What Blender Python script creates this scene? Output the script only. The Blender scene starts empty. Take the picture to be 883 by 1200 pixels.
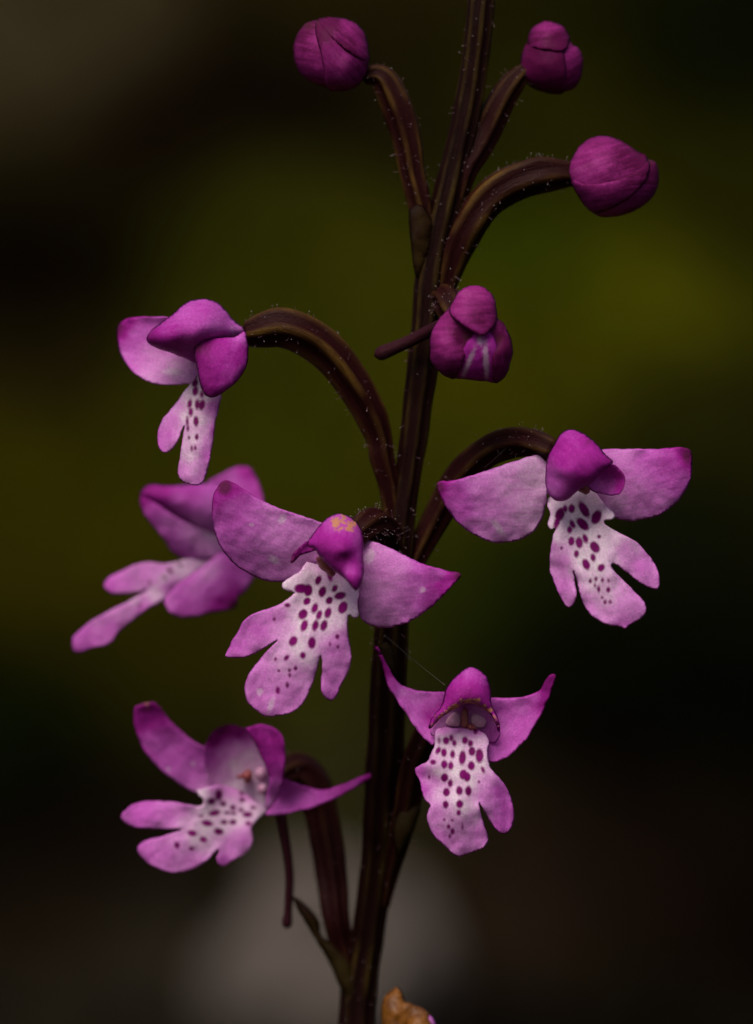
import bpy, math, random
import numpy as np
from mathutils import Vector, Matrix, noise
from mathutils.geometry import delaunay_2d_cdt

random.seed(7); rng = np.random.default_rng(7)
scene = bpy.context.scene
COL = scene.collection

# ------------------------------------------------------------------ camera, sky, sun, exposure
PX = 1e-4            # one photograph pixel is 0.1 mm at the plant
D = 0.40             # camera to stem plane
ZC = 0.25           # height of the optical axis above the ground
cam_d = bpy.data.cameras.new('camera'); cam = bpy.data.objects.new('camera', cam_d); COL.objects.link(cam)
cam.location = (0, -D, ZC); cam.rotation_euler = (math.radians(90), 0, 0)
cam_d.sensor_fit = 'VERTICAL'; cam_d.sensor_height = 36; cam_d.lens = 36 * D / (1200 * PX)
cam_d.clip_start = 0.01; cam_d.clip_end = 500
cam_d.dof.use_dof = True; cam_d.dof.focus_distance = D - 0.008; cam_d.dof.aperture_fstop = cam_d.lens / 14.0
scene.camera = cam

SUN_EL, SUN_AZ = math.radians(57), math.radians(-22)     # azimuth from behind the camera, towards its left
world = bpy.data.worlds.new('World'); scene.world = world; world.use_nodes = True
nt = world.node_tree
sky = nt.nodes.new('ShaderNodeTexSky'); sky.sky_type = 'NISHITA'; sky.sun_disc = False
sky.sun_elevation = SUN_EL; sky.sun_rotation = math.radians(180) - SUN_AZ
sky.air_density = 1.0; sky.dust_density = 6.0; sky.ozone_density = 0.6
nt.links.new(sky.outputs[0], nt.nodes['Background'].inputs[0]); nt.nodes['Background'].inputs[1].default_value = 0.05
sl = bpy.data.lights.new('sun', 'SUN'); sl.energy = 1.5; sl.angle = math.radians(35); sl.color = (1.0, 0.93, 0.84)
sun = bpy.data.objects.new('sun', sl); COL.objects.link(sun)
sd = Vector((math.sin(SUN_AZ) * math.cos(SUN_EL), -math.cos(SUN_AZ) * math.cos(SUN_EL), math.sin(SUN_EL)))
sun.rotation_euler = sd.to_track_quat('Z', 'Y').to_euler(); sun.location = sd * 3
vs = scene.view_settings; vs.view_transform = 'Standard'; vs.look = 'None'; vs.gamma = 1; vs.use_curve_mapping = False
vs.exposure = 0.75

# ------------------------------------------------------------------ helpers
def P(px, py, d=0.0):
    """photograph pixel at d millimetres in front of the stem plane -> world point"""
    d = np.asarray(d, float) * 1e-3; k = (D - d) / D
    return np.stack([(np.asarray(px, float) - 441.5) * PX * k, -d + 0 * k, ZC + (600 - np.asarray(py, float)) * PX * k], -1)

def crom(pts, n=8, closed=False):
    pts = np.asarray(pts, float); N = len(pts); out = []
    for i in range(N if closed else N - 1):
        if closed: p0, p1, p2, p3 = pts[i-1], pts[i], pts[(i+1) % N], pts[(i+2) % N]
        else: p0, p1, p2, p3 = pts[max(i-1, 0)], pts[i], pts[i+1], pts[min(i+2, N-1)]
        for t in np.arange(n) / n:
            out.append(.5 * (2*p1 + (p2-p0)*t + (2*p0-5*p1+4*p2-p3)*t*t + (3*p1-p0-3*p2+p3)*t**3))
    if not closed: out.append(pts[-1])
    return np.array(out)

def resample(poly, step):
    q = np.vstack([poly, poly[:1]]); seg = np.linalg.norm(np.diff(q, axis=0), axis=1); s = np.r_[0, np.cumsum(seg)]
    n = max(12, int(s[-1] / step)); t = np.linspace(0, s[-1], n, endpoint=False)
    return np.stack([np.interp(t, s, q[:, k]) for k in (0, 1)], 1)

def dist_poly(p, poly):
    a = poly; b = np.roll(poly, -1, 0); ab = b - a; L = (ab**2).sum(1) + 1e-12
    out = np.empty(len(p)); ins = np.zeros(len(p), bool)
    for i in range(0, len(p), 1500):
        q = p[i:i+1500, None, :]; t = np.clip(((q - a) * ab).sum(2) / L, 0, 1)
        out[i:i+1500] = np.sqrt((((q - a - t[..., None]*ab))**2).sum(2).min(1))
        y = q[..., 1]; c = (a[:, 1] > y) != (b[:, 1] > y)
        xx = ab[:, 0] * (y - a[:, 1]) / np.where(ab[:, 1] == 0, 1e-9, ab[:, 1]) + a[:, 0]
        ins[i:i+1500] = (c & (q[..., 0] < xx)).sum(1) % 2 == 1
    return out, ins

def vnoise(p, scale, seed=0.0):
    return np.array([noise.noise(Vector((a*scale + seed, b*scale - seed*.7, seed*1.3))) for a, b in p])

def sheet(outline, spacing):
    """triangulate a smooth closed outline in pixel space; returns pts, faces, n boundary, distance to the edge"""
    b = resample(outline, spacing * .9); nb = len(b)
    lo, hi = b.min(0), b.max(0)
    gx, gy = np.meshgrid(np.arange(lo[0], hi[0], spacing), np.arange(lo[1], hi[1], spacing * .866))
    gx = gx + (np.arange(gx.shape[0]) % 2)[:, None] * spacing * .5
    g = np.stack([gx.ravel(), gy.ravel()], 1)
    dd, ins = dist_poly(g, b); g = g[ins & (dd > spacing * .55)]
    pts = np.vstack([b, g])
    r = delaunay_2d_cdt([Vector(v) for v in pts], [(i, (i+1) % nb) for i in range(nb)], [list(range(nb))], 1, 1e-4)
    v = np.array([tuple(a) for a in r[0]]); f = np.array([t for t in r[2] if len(t) == 3])
    ev = np.sort(np.vstack([f[:, [0, 1]], f[:, [1, 2]], f[:, [2, 0]]]), 1)
    u, c = np.unique(ev, axis=0, return_counts=True)
    bnd = np.zeros(len(v), bool); bnd[u[c == 1].ravel()] = True
    dist, _ = dist_poly(v, b); dist[bnd] = 0
    # signed area so that fronts face the camera (image y points down)
    a = v[f[:, 1]] - v[f[:, 0]]; c2 = v[f[:, 2]] - v[f[:, 0]]; ar = a[:, 0]*c2[:, 1] - a[:, 1]*c2[:, 0]
    f[ar > 0] = f[ar > 0][:, ::-1]
    return v, f, bnd, dist, u

def poisson(v, edges, bnd):
    n = len(v); idx = -np.ones(n, int); ii = np.where(~bnd)[0]; idx[ii] = np.arange(len(ii))
    A = np.zeros((len(ii), len(ii)))
    for a, b in edges:
        w = 1.0
        for p, q in ((a, b), (b, a)):
            if idx[p] >= 0:
                A[idx[p], idx[p]] += w
                if idx[q] >= 0: A[idx[p], idx[q]] -= w
    h = np.zeros(n); h[ii] = np.linalg.solve(A + 1e-9*np.eye(len(ii)), np.ones(len(ii)))
    return np.sqrt(np.clip(h, 0, None) / h.max())

def mesh_object(name, verts, faces, mat, parent, attrs=None, mats=None, fmat=None):
    m = bpy.data.meshes.new(name); o = bpy.data.objects.new(name, m); COL.objects.link(o)
    org = Vector((0, 0, 0))
    if parent is not None:
        o.parent = parent; org = ORIGIN[parent.name]
    ORIGIN[o.name] = org
    verts = np.asarray(verts, float) - np.array(org)
    m.from_pydata(verts.tolist(), [], [list(map(int, f)) for f in faces])
    for mm in (mats or [mat]): m.materials.append(mm)
    if fmat is not None: m.polygons.foreach_set('material_index', np.asarray(fmat, np.int32))
    m.polygons.foreach_set('use_smooth', np.ones(len(m.polygons), bool))
    for k, a in (attrs or {}).items():
        a = np.asarray(a, np.float32)
        if a.ndim == 2:
            at = m.attributes.new(k, 'FLOAT_COLOR', 'POINT'); at.data.foreach_set('color', np.c_[a, np.ones(len(a))].astype(np.float32).ravel())
        else:
            at = m.attributes.new(k, 'FLOAT', 'POINT'); at.data.foreach_set('value', a)
    m.update()
    return o
ORIGIN = {}

def empty(name, loc, parent=None):
    o = bpy.data.objects.new(name, None); COL.objects.link(o); o.empty_display_size = .005
    loc = Vector(loc); po = ORIGIN[parent.name] if parent else Vector((0, 0, 0))
    o.location = loc - po; o.parent = parent; ORIGIN[o.name] = loc
    return o

def zoom(ox, oy, s):
    return lambda a: np.c_[ox + np.asarray(a, float)[:, 0] / s, oy + np.asarray(a, float)[:, 1] / s]

def ell(v, T, s, items):
    """pseudo distance (px) to a list of ellipses (x, y, rx, ry, angle) given in zoom units"""
    out = np.full(len(v), 9.0)
    for it in items:
        x, y, rx, ry = it[:4]; a = math.radians(it[4] if len(it) > 4 else 0)
        c = T([(x, y)])[0]; rx, ry = rx/s, ry/s
        dx, dy = v[:, 0]-c[0], v[:, 1]-c[1]
        p = dx*math.cos(a) + dy*math.sin(a); q = dx*math.sin(a) - dy*math.cos(a)
        out = np.minimum(out, (np.sqrt((p/rx)**2 + (q/ry)**2) - 1) * min(rx, ry))
    return out

def idw(v, T, anchors, power=2.6):
    a = np.array(anchors, float); c = T(a[:, :2])
    w = 1 / (((v[:, None, :] - c)**2).sum(2) + 9)**(power/2)
    return (w * a[:, 2]).sum(1) / w.sum(1)

SEED = [0.0]
def petal(parent, name, F, outline, ax=None, d=(0, 0), bend=0, cup=0, dome=0, pig=((0, 0, .5),), spots=(), browns=(), marks=(), yel=(),
          thick=.11, spacing=2.6, ripple=.24, mat=None, depth=None, jag=.7, back=None, twist=0, ridges=0, anchors=None, label=None):
    """a leaf-thin solid with its own curvature; with back set, a closed inflated body"""
    SEED[0] += 3.17; sd_ = SEED[0]
    T, s, base = F['T'], F['s'], F['d']
    o2 = crom(T(outline), 7, True)
    o2 = resample(o2, 1.6)
    if jag: o2 = o2 + np.stack([vnoise(o2, .16, sd_), vnoise(o2, .16, sd_+9)], 1) * jag + np.stack([vnoise(o2, .05, sd_+2), vnoise(o2, .05, sd_+12)], 1) * jag
    v, f, bnd, dist, ed = sheet(o2, spacing)
    if ax is None: ax = (outline[0][0], outline[0][1], outline[len(outline)//2][0], outline[len(outline)//2][1])
    b0, t0 = T([ax[:2], ax[2:]]); L = np.linalg.norm(t0-b0); e = (t0-b0)/L; nrm = np.array([-e[1], e[0]])
    t = ((v-b0)@e)/L; w = (v-b0)@nrm; W = max(np.percentile(np.abs(w), 98), 1e-6); wn = w/W
    tc = np.clip(t, -.3, 1.3)
    if depth is not None: dep = depth(v)
    else:
        dep = base + d[0] + (d[1]-d[0])*tc + bend*4*tc*(1-tc) + cup*wn**2 + twist*wn*tc
        if dome: dep = dep + dome*poisson(v, ed, bnd)
        if ridges: dep = dep + ridges*np.cos(wn*9)*np.clip(dist/10, 0, 1)
    if anchors is not None: dep = dep + idw(v, T, anchors)
    if ripple: dep = dep + ripple*(vnoise(v, .035, sd_) + .35*vnoise(v, .11, sd_+5))*np.clip(.25+dist/14, 0, 1)
    if back is None and depth is None and ripple: dep = dep + np.exp(-dist/7)*vnoise(v, .06, sd_+21)*.55
    pt = P(v[:, 0], v[:, 1], dep)
    if back is not None:
        h = poisson(v, ed, bnd); front = pt; dep_b = base + d[0] - back*h
        bk = P(v[:, 0], v[:, 1], dep_b)
    else:
        n = np.zeros_like(pt); fn = np.cross(pt[f[:, 1]]-pt[f[:, 0]], pt[f[:, 2]]-pt[f[:, 0]])
        for k in range(3): np.add.at(n, f[:, k], fn)
        n /= np.linalg.norm(n, axis=1)[:, None] + 1e-20
        if n[:, 1].mean() > 0: n = -n
        th = thick*1e-3*np.sqrt(np.clip(dist/5, 0, 1))[:, None]
        front = pt + n*th*.5; bk = pt - n*th*.5
    idx = -np.ones(len(v), int); inn = np.where(~bnd)[0]; idx[inn] = len(v) + np.arange(len(inn)); idx[bnd] = np.where(bnd)[0]
    verts = np.vstack([front, bk[inn]]); faces = np.vstack([f, idx[f][:, ::-1]])
    pg = idw(v, T, pig); PS = .1 if mat is not None and mat.name != 'petal' else 1.0
    at = dict(pig=pg, spot=ell(v, T, s, spots), brown=ell(v, T, s, browns), mark=ell(v, T, s, marks), yel=ell(v, T, s, yel),
              pu=w*PS, pv=(v-b0)@e*PS, rim=dist, olive=.35+.5*np.clip(dist/12, 0, 1))
    at = {k: np.r_[a, a[inn]] for k, a in at.items()}
    ob = mesh_object(name, verts, faces, mat or MAT['bud' if parent.name.startswith('flower_bud') else 'petal'], parent, at)
    if label: ob['label'] = label
    ob.pass_index = 0
    cv, cd = v.copy(), dep.copy()
    def field(q):
        out = np.empty(len(q))
        for i in range(0, len(q), 800):
            dd = ((q[i:i+800, None, :]-cv)**2).sum(2); k = np.argpartition(dd, 4, 1)[:, :4]
            ww = 1/(np.take_along_axis(dd, k, 1)+.05); out[i:i+800] = (ww*cd[k]).sum(1)/ww.sum(1)
        return out
    return ob, field

HAIRS = []
def tube(parent, name, pts, mat=None, ribs=6, ribh=.12, twist=2.6, seg=36, hair=0, hl=(.25, .7), sub=10, olive=.5, label=None, closed_end=True):
    """ribbed stalk along (px, py, d mm, radius px)"""
    c = crom(np.array(pts, float), sub); ctr = P(c[:, 0], c[:, 1], c[:, 2]); rad = np.maximum(c[:, 3], .3)*PX
    tang = np.gradient(ctr, axis=0); tang /= np.linalg.norm(tang, axis=1)[:, None]
    u = np.cross(tang[0], [0, 1, 0.03]); u /= np.linalg.norm(u); us = []
    for t in tang:
        u = u - t*(u@t); u /= np.linalg.norm(u); us.append(u)
    us = np.array(us); ws = np.cross(tang, us)
    th = np.linspace(0, 2*math.pi, seg, endpoint=False); n = len(c)
    s = np.r_[0, np.cumsum(np.linalg.norm(np.diff(ctr, axis=0), axis=1))]
    SEED[0] += 2.3; ph = SEED[0]
    ang = th[None, :]; tw = (twist*s/.03)[:, None]
    rib = np.cos(ribs*ang + tw + ph)
    bump = np.array([[noise.noise(Vector((math.cos(a)*1.3+ph, math.sin(a)*1.3, q*260))) for a in th] for q in s])
    rr = rad[:, None]*(1 + ribh*(np.abs(rib)**.7*np.sign(rib)) + .09*bump)
    V = ctr[:, None, :] + rr[..., None]*(np.cos(ang)[..., None]*us[:, None, :] + np.sin(ang)[..., None]*ws[:, None, :])
    F = []
    for i in range(n-1):
        for j in range(seg):
            k = (j+1) % seg; F.append((i*seg+j, (i+1)*seg+j, (i+1)*seg+k, i*seg+k))
    verts = V.reshape(-1, 3).tolist(); a, b = len(verts), len(verts)+1
    verts += [(ctr[0]-tang[0]*rad[0]*.6).tolist(), (ctr[-1]+tang[-1]*rad[-1]*.6).tolist()]
    for j in range(seg):
        k = (j+1) % seg; F.append((a, j, k)); F.append((b, (n-1)*seg+k, (n-1)*seg+j))
    ol = np.clip(rib*1.4-.2, 0, 1)*olive*(.6+.8*np.clip(bump+.4, 0, 1))
    ob = mesh_object(name, verts, F, mat or MAT['stem'], parent, dict(olive=np.r_[ol.ravel(), 0, 0], pv=np.r_[np.repeat(s, seg)*1e3, 0, 0], pu=np.r_[np.tile(np.cos(th), n), 0, 0]))
    if label: ob['label'] = label
    for _ in range(hair):
        i = random.randrange(1, n-1); j = random.randrange(seg)
        nrm = V[i, j]-ctr[i]; nrm /= np.linalg.norm(nrm)
        HAIRS.append((V[i, j], nrm, random.uniform(*hl)*1e-3))
    return ob

# ------------------------------------------------------------------ materials
MAT = {}
def new_mat(name):
    m = bpy.data.materials.new(name); m.use_nodes = True; MAT[name] = m
    n = m.node_tree; return m, n, n.nodes['Principled BSDF'], n.nodes['Material Output']
def N(n, typ, **kw):
    x = n.nodes.new(typ)
    for k, v in kw.items(): setattr(x, k, v)
    return x
def attr(n, name):
    x = N(n, 'ShaderNodeAttribute'); x.attribute_name = name; return x
def math_(n, op, a, b=None, c=None, clamp=False):
    x = N(n, 'ShaderNodeMath', operation=op); x.use_clamp = clamp
    for i, q in enumerate((a, b, c)):
        if q is None: continue
        if isinstance(q, (int, float)): x.inputs[i].default_value = q
        else: n.links.new(q, x.inputs[i])
    return x.outputs[0]
def mix(n, fac, a, b):
    x = N(n, 'ShaderNodeMix', data_type='RGBA'); x.clamp_factor = True
    for i, q in ((0, fac), (6, a), (7, b)):
        if isinstance(q, (int, float)): x.inputs[i].default_value = q
        elif isinstance(q, tuple): x.inputs[i].default_value = q + (1,)
        else: n.links.new(q, x.inputs[i])
    return x.outputs[2]
def smooth(n, v, lo, hi):
    x = N(n, 'ShaderNodeMapRange', interpolation_type='SMOOTHSTEP'); n.links.new(v, x.inputs[0])
    x.inputs[1].default_value = lo; x.inputs[2].default_value = hi; return x.outputs[0]
def noise_tex(n, vec, scale, detail=2, rough=.5):
    x = N(n, 'ShaderNodeTexNoise'); x.inputs['Scale'].default_value = scale; x.inputs['Detail'].default_value = detail; x.inputs['Roughness'].default_value = rough
    n.links.new(vec, x.inputs['Vector']); return x.outputs[0]

def make_petal_mat(name, wet=0.0):
    m, n, b, out = new_mat(name)
    tc = N(n, 'ShaderNodeTexCoord').outputs['Object']
    big = noise_tex(n, tc, 330, 3); fine = noise_tex(n, tc, 2600, 2, .7); grain = noise_tex(n, tc, 4200, 2, .7)
    vv = N(n, 'ShaderNodeCombineXYZ')
    n.links.new(math_(n, 'MULTIPLY', attr(n, 'pu').outputs['Fac'], .20), vv.inputs[0]); n.links.new(math_(n, 'MULTIPLY', attr(n, 'pv').outputs['Fac'], .018), vv.inputs[1])
    vein = noise_tex(n, vv.outputs[0], 1.0, 3, .55)
    p = attr(n, 'pig').outputs['Fac']
    p = math_(n, 'ADD', p, math_(n, 'MULTIPLY', math_(n, 'SUBTRACT', big, .5), .17))
    p = math_(n, 'ADD', p, math_(n, 'MULTIPLY', math_(n, 'SUBTRACT', vein, .5), .16 + wet*2.2))
    if wet: p = math_(n, 'ADD', p, wet)
    p = math_(n, 'ADD', p, math_(n, 'MULTIPLY', math_(n, 'SUBTRACT', fine, .5), .17))
    p = math_(n, 'ADD', p, math_(n, 'MULTIPLY', smooth(n, attr(n, 'rim').outputs['Fac'], 2.2, 0.0), .10))
    r = N(n, 'ShaderNodeValToRGB'); n.links.new(p, r.inputs[0]); cr = r.color_ramp
    stops = [(0.0, (.83, .69, .80)), (.3, (.72, .30, .69)), (.55, (.60, .125, .57)), (.8, (.41, .022, .34)), (1.0, (.20, .008, .14))]
    if wet: stops = [(0.0, (.60, .32, .46)), (.3, (.50, .17, .36)), (.55, (.46, .085, .32)), (.8, (.32, .024, .21)), (1.0, (.115, .006, .062))]
    cr.elements[0].position = 0; cr.elements[0].color = stops[0][1]+(1,); cr.elements[1].position = 1; cr.elements[1].color = stops[-1][1]+(1,)
    for q, c in stops[1:-1]: e = cr.elements.new(q); e.color = c+(1,)
    col = r.outputs[0]
    wob = math_(n, 'MULTIPLY', math_(n, 'SUBTRACT', fine, .5), 1.6)
    sp = math_(n, 'ADD', attr(n, 'spot').outputs['Fac'], wob)
    col = mix(n, math_(n, 'MULTIPLY', smooth(n, sp, 1.7, -1.1), 1.0), col, mix(n, smooth(n, big, .35, .65), (.24, .004, .17), (.15, .002, .10)))
    br = math_(n, 'ADD', attr(n, 'brown').outputs['Fac'], math_(n, 'MULTIPLY', wob, 3))
    col = mix(n, math_(n, 'MULTIPLY', smooth(n, br, 3.5, -3.0), .62), col, (.085, .018, .028))
    mk = math_(n, 'ADD', attr(n, 'mark').outputs['Fac'], math_(n, 'MULTIPLY', wob, 3.5))
    col = mix(n, math_(n, 'MULTIPLY', smooth(n, mk, 1.2, -2.5), .55), col, (.78, .62, .76))
    yl = math_(n, 'ADD', attr(n, 'yel').outputs['Fac'], math_(n, 'MULTIPLY', math_(n, 'SUBTRACT', noise_tex(n, tc, 1700, 3, .8), .47), 22))
    col = mix(n, math_(n, 'MULTIPLY', smooth(n, yl, .8, -1.0), .8), col, (.60, .29, .075))
    # glitter of the papery cells, put into the colour as small differences of value
    g = math_(n, 'MULTIPLY_ADD', math_(n, 'SUBTRACT', grain, .5), .8, 1.02)
    hs = N(n, 'ShaderNodeHueSaturation'); n.links.new(g, hs.inputs['Value']); n.links.new(col, hs.inputs['Color']); col = hs.outputs[0]
    n.links.new(col, b.inputs['Base Color'])
    b.inputs['Roughness'].default_value = .55; b.inputs['Specular IOR Level'].default_value = .07
    bm = N(n, 'ShaderNodeBump'); bm.inputs['Strength'].default_value = .5; bm.inputs['Distance'].default_value = .00022
    hsum = math_(n, 'ADD', math_(n, 'MULTIPLY', vein, .3), math_(n, 'MULTIPLY', fine, .3))
    n.links.new(hsum, bm.inputs['Height']); n.links.new(bm.outputs[0], b.inputs['Normal'])
    tr = N(n, 'ShaderNodeBsdfTranslucent'); n.links.new(col, tr.inputs[0]); n.links.new(bm.outputs[0], tr.inputs['Normal'])
    ms = N(n, 'ShaderNodeMixShader'); ms.inputs[0].default_value = .32
    n.links.new(b.outputs[0], ms.inputs[1]); n.links.new(tr.outputs[0], ms.inputs[2]); n.links.new(ms.outputs[0], out.inputs[0])
make_petal_mat('petal'); make_petal_mat('bud', .13)

def make_stem_mat(name, purple, olive):
    m, n, b, out = new_mat(name)
    tc = N(n, 'ShaderNodeTexCoord').outputs['Object']
    vv = N(n, 'ShaderNodeCombineXYZ'); n.links.new(math_(n, 'MULTIPLY', attr(n, 'pu').outputs['Fac'], 7.0), vv.inputs[0]); n.links.new(math_(n, 'MULTIPLY', attr(n, 'pv').outputs['Fac'], .35), vv.inputs[1])
    streak = noise_tex(n, vv.outputs[0], 1.3, 3, .6); fine = noise_tex(n, tc, 3800, 2, .6); big = noise_tex(n, tc, 160, 2)
    o = math_(n, 'MULTIPLY', attr(n, 'olive').outputs['Fac'], math_(n, 'MULTIPLY_ADD', streak, 1.8, -.1))
    o = math_(n, 'MULTIPLY', o, smooth(n, big, .3, .6), clamp=True)
    col = mix(n, o, purple, olive)
    col = mix(n, math_(n, 'MULTIPLY', smooth(n, fine, .52, .72), .5), col, tuple(c*2.2 for c in purple))
    n.links.new(col, b.inputs['Base Color']); b.inputs['Roughness'].default_value = .5; b.inputs['Specular IOR Level'].default_value = .06
    bm = N(n, 'ShaderNodeBump'); bm.inputs['Strength'].default_value = .7; bm.inputs['Distance'].default_value = .0002
    n.links.new(math_(n, 'ADD', math_(n, 'MULTIPLY', fine, .4), streak), bm.inputs['Height']); n.links.new(bm.outputs[0], b.inputs['Normal'])
make_stem_mat('stem', (.009, .0020, .0019), (.048, .029, .005))
make_stem_mat('pedicel', (.017, .0026, .0030), (.085, .043, .008))
make_stem_mat('bract', (.012, .004, .0025), (.030, .022, .003))
make_stem_mat('spur', (.028, .005, .010), (.04, .02, .012))

m, n, b, _ = new_mat('hair'); b.inputs['Base Color'].default_value = (.13, .05, .08, 1); b.inputs['Roughness'].default_value = .4
m, n, b, _ = new_mat('gland'); b.inputs['Base Color'].default_value = (.38, .31, .32, 1); b.inputs['Roughness'].default_value = .2
def simple(name, c1, c2, scale, rough=.5, bump=.0002):
    m, n, b, _ = new_mat(name); tc = N(n, 'ShaderNodeTexCoord').outputs['Object']
    t = noise_tex(n, tc, scale, 4, .6); n.links.new(mix(n, smooth(n, t, .35, .65), c1, c2), b.inputs['Base Color'])
    b.inputs['Roughness'].default_value = rough; b.inputs['Specular IOR Level'].default_value = .3
    bm = N(n, 'ShaderNodeBump'); bm.inputs['Strength'].default_value = .6; bm.inputs['Distance'].default_value = bump
    n.links.new(t, bm.inputs['Height']); n.links.new(bm.outputs[0], b.inputs['Normal'])
simple('column', (.22, .03, .05), (.30, .10, .08), 1500)
simple('anther', (.48, .20, .36), (.58, .30, .46), 1500)
simple('pollen', (.45, .20, .06), (.35, .12, .07), 2200)
simple('withered', (.20, .07, .006), (.10, .032, .006), 420, bump=.0006)
simple('stone', (.100, .080, .069), (.055, .044, .038), 26, .8, .004)
m, n, b, _ = new_mat('silk'); b.inputs['Base Color'].default_value = (.05, .04, .03, 1); b.inputs['Roughness'].default_value = .3

# ------------------------------------------------------------------ the setting: mossy bank behind the plant
def bank_z(x, y):
    r = np.clip(y - 1.35, 0, None)
    z = np.where(r < 1.2, 1.05*r*np.clip(r/.2, 0, 1)**.5, 1.26 + .28*(r-1.2))
    return z
def hit_bank(px, py):
    dx, dz = (px-441.5)*PX/D, (600-py)*PX/D
    t = np.linspace(.5, 6, 6000); y = -D + t; z = ZC + dz*t; k = np.argmax(z <= bank_z(0, y)) if (z <= bank_z(0, y)).any() else -1
    return np.array([dx*t[k], y[k], z[k]])
def lin(r, g, b): return tuple(((c/255+.055)/1.055)**2.4 if c > 10 else c/255/12.92 for c in (r, g, b))
# patches of moss, leaf litter and dark soil, shade of the gaps put into colour: place on the bank and its colour
PATCH = [(50, 40, 44, 36, 24), (200, 150, 16, 8, 4), (60, 330, 8, 3, 2), (330, 90, 13, 7, 4), (400, 300, 42, 40, 4), (300, 420, 38, 38, 4), (330, 330, 36, 36, 4), (60, 450, 24, 17, 5),
         (60, 570, 42, 38, 2), (200, 500, 38, 37, 3), (140, 620, 42, 38, 2), (20, 640, 40, 34, 2), (330, 520, 38, 38, 3), (620, 290, 36, 42, 2), (800, 350, 54, 52, 3), (700, 160, 31, 28, 2), (840, 60, 11, 12, 3), (600, 430, 46, 43, 2),
         (850, 480, 26, 24, 4), (760, 620, 12, 13, 5), (40, 690, 34, 29, 3), (30, 850, 7, 14, 3), (200, 780, 30, 26, 3), (60, 950, 7, 4, 4), (60, 1090, 22, 15, 8),
         (250, 950, 15, 9, 5), (700, 880, 3, 2, 2), (620, 1000, 24, 15, 10), (720, 1060, 22, 12, 8), (750, 1170, 15, 12, 4), (600, 1180, 6, 3, 3), (850, 1100, 12, 6, 4),
         (380, 820, 36, 34, 5), (500, 180, 20, 16, 4), (560, 700, 28, 32, 4), (680, 760, 5, 5, 3), (820, 820, 4, 5, 3), (480, 560, 40, 38, 3), (420, 20, 26, 20, 5), (880, 260, 26, 25, 3), (150, 1000, 13, 7, 5), (190, 1120, 34, 28, 22), (610, 1090, 32, 23, 17), (400, 925, 36, 33, 16), (510, 940, 26, 20, 12)]
PC = np.array([hit_bank(p[0], p[1]) for p in PATCH]); PCOL = np.array([lin(*p[2:]) for p in PATCH])
PCOL = PCOL * (PCOL.sum(1, keepdims=True) / .03)**.2 * np.array([1.0, 1.1, 1.0])  # raises contrast, so the painted gap shade goes darker
far_pts = rng.uniform([-4, .2, 0], [4, 5, 0], (90, 3))
far_pts = far_pts[(np.abs(far_pts[:, 0]) > .42) | (far_pts[:, 1] > 2.3) | (far_pts[:, 1] < .6)]; far_pts[:, 2] = bank_z(far_pts[:, 0], far_pts[:, 1])
PC = np.vstack([PC, far_pts]); PCOL = np.vstack([PCOL, PCOL[rng.integers(0, len(PCOL), len(far_pts))]])
def bank_col(p):
    p = np.asarray(p); wv = np.array([noise.noise_vector(Vector(q)*10) for q in p]) * .028
    out = np.empty((len(p), 3))
    for i in range(0, len(p), 4000):
        dd = (((p+wv)[i:i+4000, None, :]-PC)**2).sum(2) + .0015; w = dd**-2.3
        out[i:i+4000] = (w[..., None]*PCOL).sum(1)/w.sum(1)[:, None]
    return out

m, n, b, _ = new_mat('ground')
tc = N(n, 'ShaderNodeTexCoord').outputs['Object']; c = attr(n, 'col').outputs['Color']
t = noise_tex(n, tc, 60, 5, .65); hs = N(n, 'ShaderNodeHueSaturation'); n.links.new(c, hs.inputs['Color'])
n.links.new(math_(n, 'MULTIPLY_ADD', t, 1.6, .2), hs.inputs['Value']); n.links.new(hs.outputs[0], b.inputs['Base Color'])
b.inputs['Roughness'].default_value = .95; b.inputs['Specular IOR Level'].default_value = .0
bm = N(n, 'ShaderNodeBump'); bm.inputs['Strength'].default_value = .8; bm.inputs['Distance'].default_value = .01; n.links.new(t, bm.inputs['Height']); n.links.new(bm.outputs[0], b.inputs['Normal'])
m, n, b, _ = new_mat('undergrowth'); c = attr(n, 'col').outputs['Color']
n.links.new(c, b.inputs['Base Color']); b.inputs['Roughness'].default_value = .8; b.inputs['Specular IOR Level'].default_value = .08

xs = np.unique(np.r_[np.linspace(-40, -1, 14), np.linspace(-1, 1, 131), np.linspace(1, 40, 14)])
ys = np.unique(np.r_[np.linspace(-20, -.8, 10), np.linspace(-.8, .3, 12), np.linspace(.3, 2.8, 140), np.linspace(2.8, 60, 18)])
X, Y = np.meshgrid(xs, ys); Z = bank_z(X, Y)
bumpz = np.array([noise.noise(Vector((a*9, b_*9, .3)))*.022 + noise.noise(Vector((a*30, b_*30, 4)))*.007 for a, b_ in zip(X.ravel(), Y.ravel())]).reshape(X.shape)
Z = Z + bumpz*np.clip(np.abs(Y)/.12, 0, 1) - .004*np.exp(-(X**2+Y**2)/.004)
tv = np.stack([X.ravel(), Y.ravel(), Z.ravel()], 1); nx = len(xs)
tf = [(i*nx+j, i*nx+j+1, (i+1)*nx+j+1, (i+1)*nx+j) for i in range(len(ys)-1) for j in range(nx-1)]
ter = mesh_object('terrain', tv, tf, MAT['ground'], None, dict(col=bank_col(tv))); ter['kind'] = 'structure'; ter['label'] = 'blurred dark mossy bank with brown litter behind the orchid'; ter['category'] = 'ground'

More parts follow.
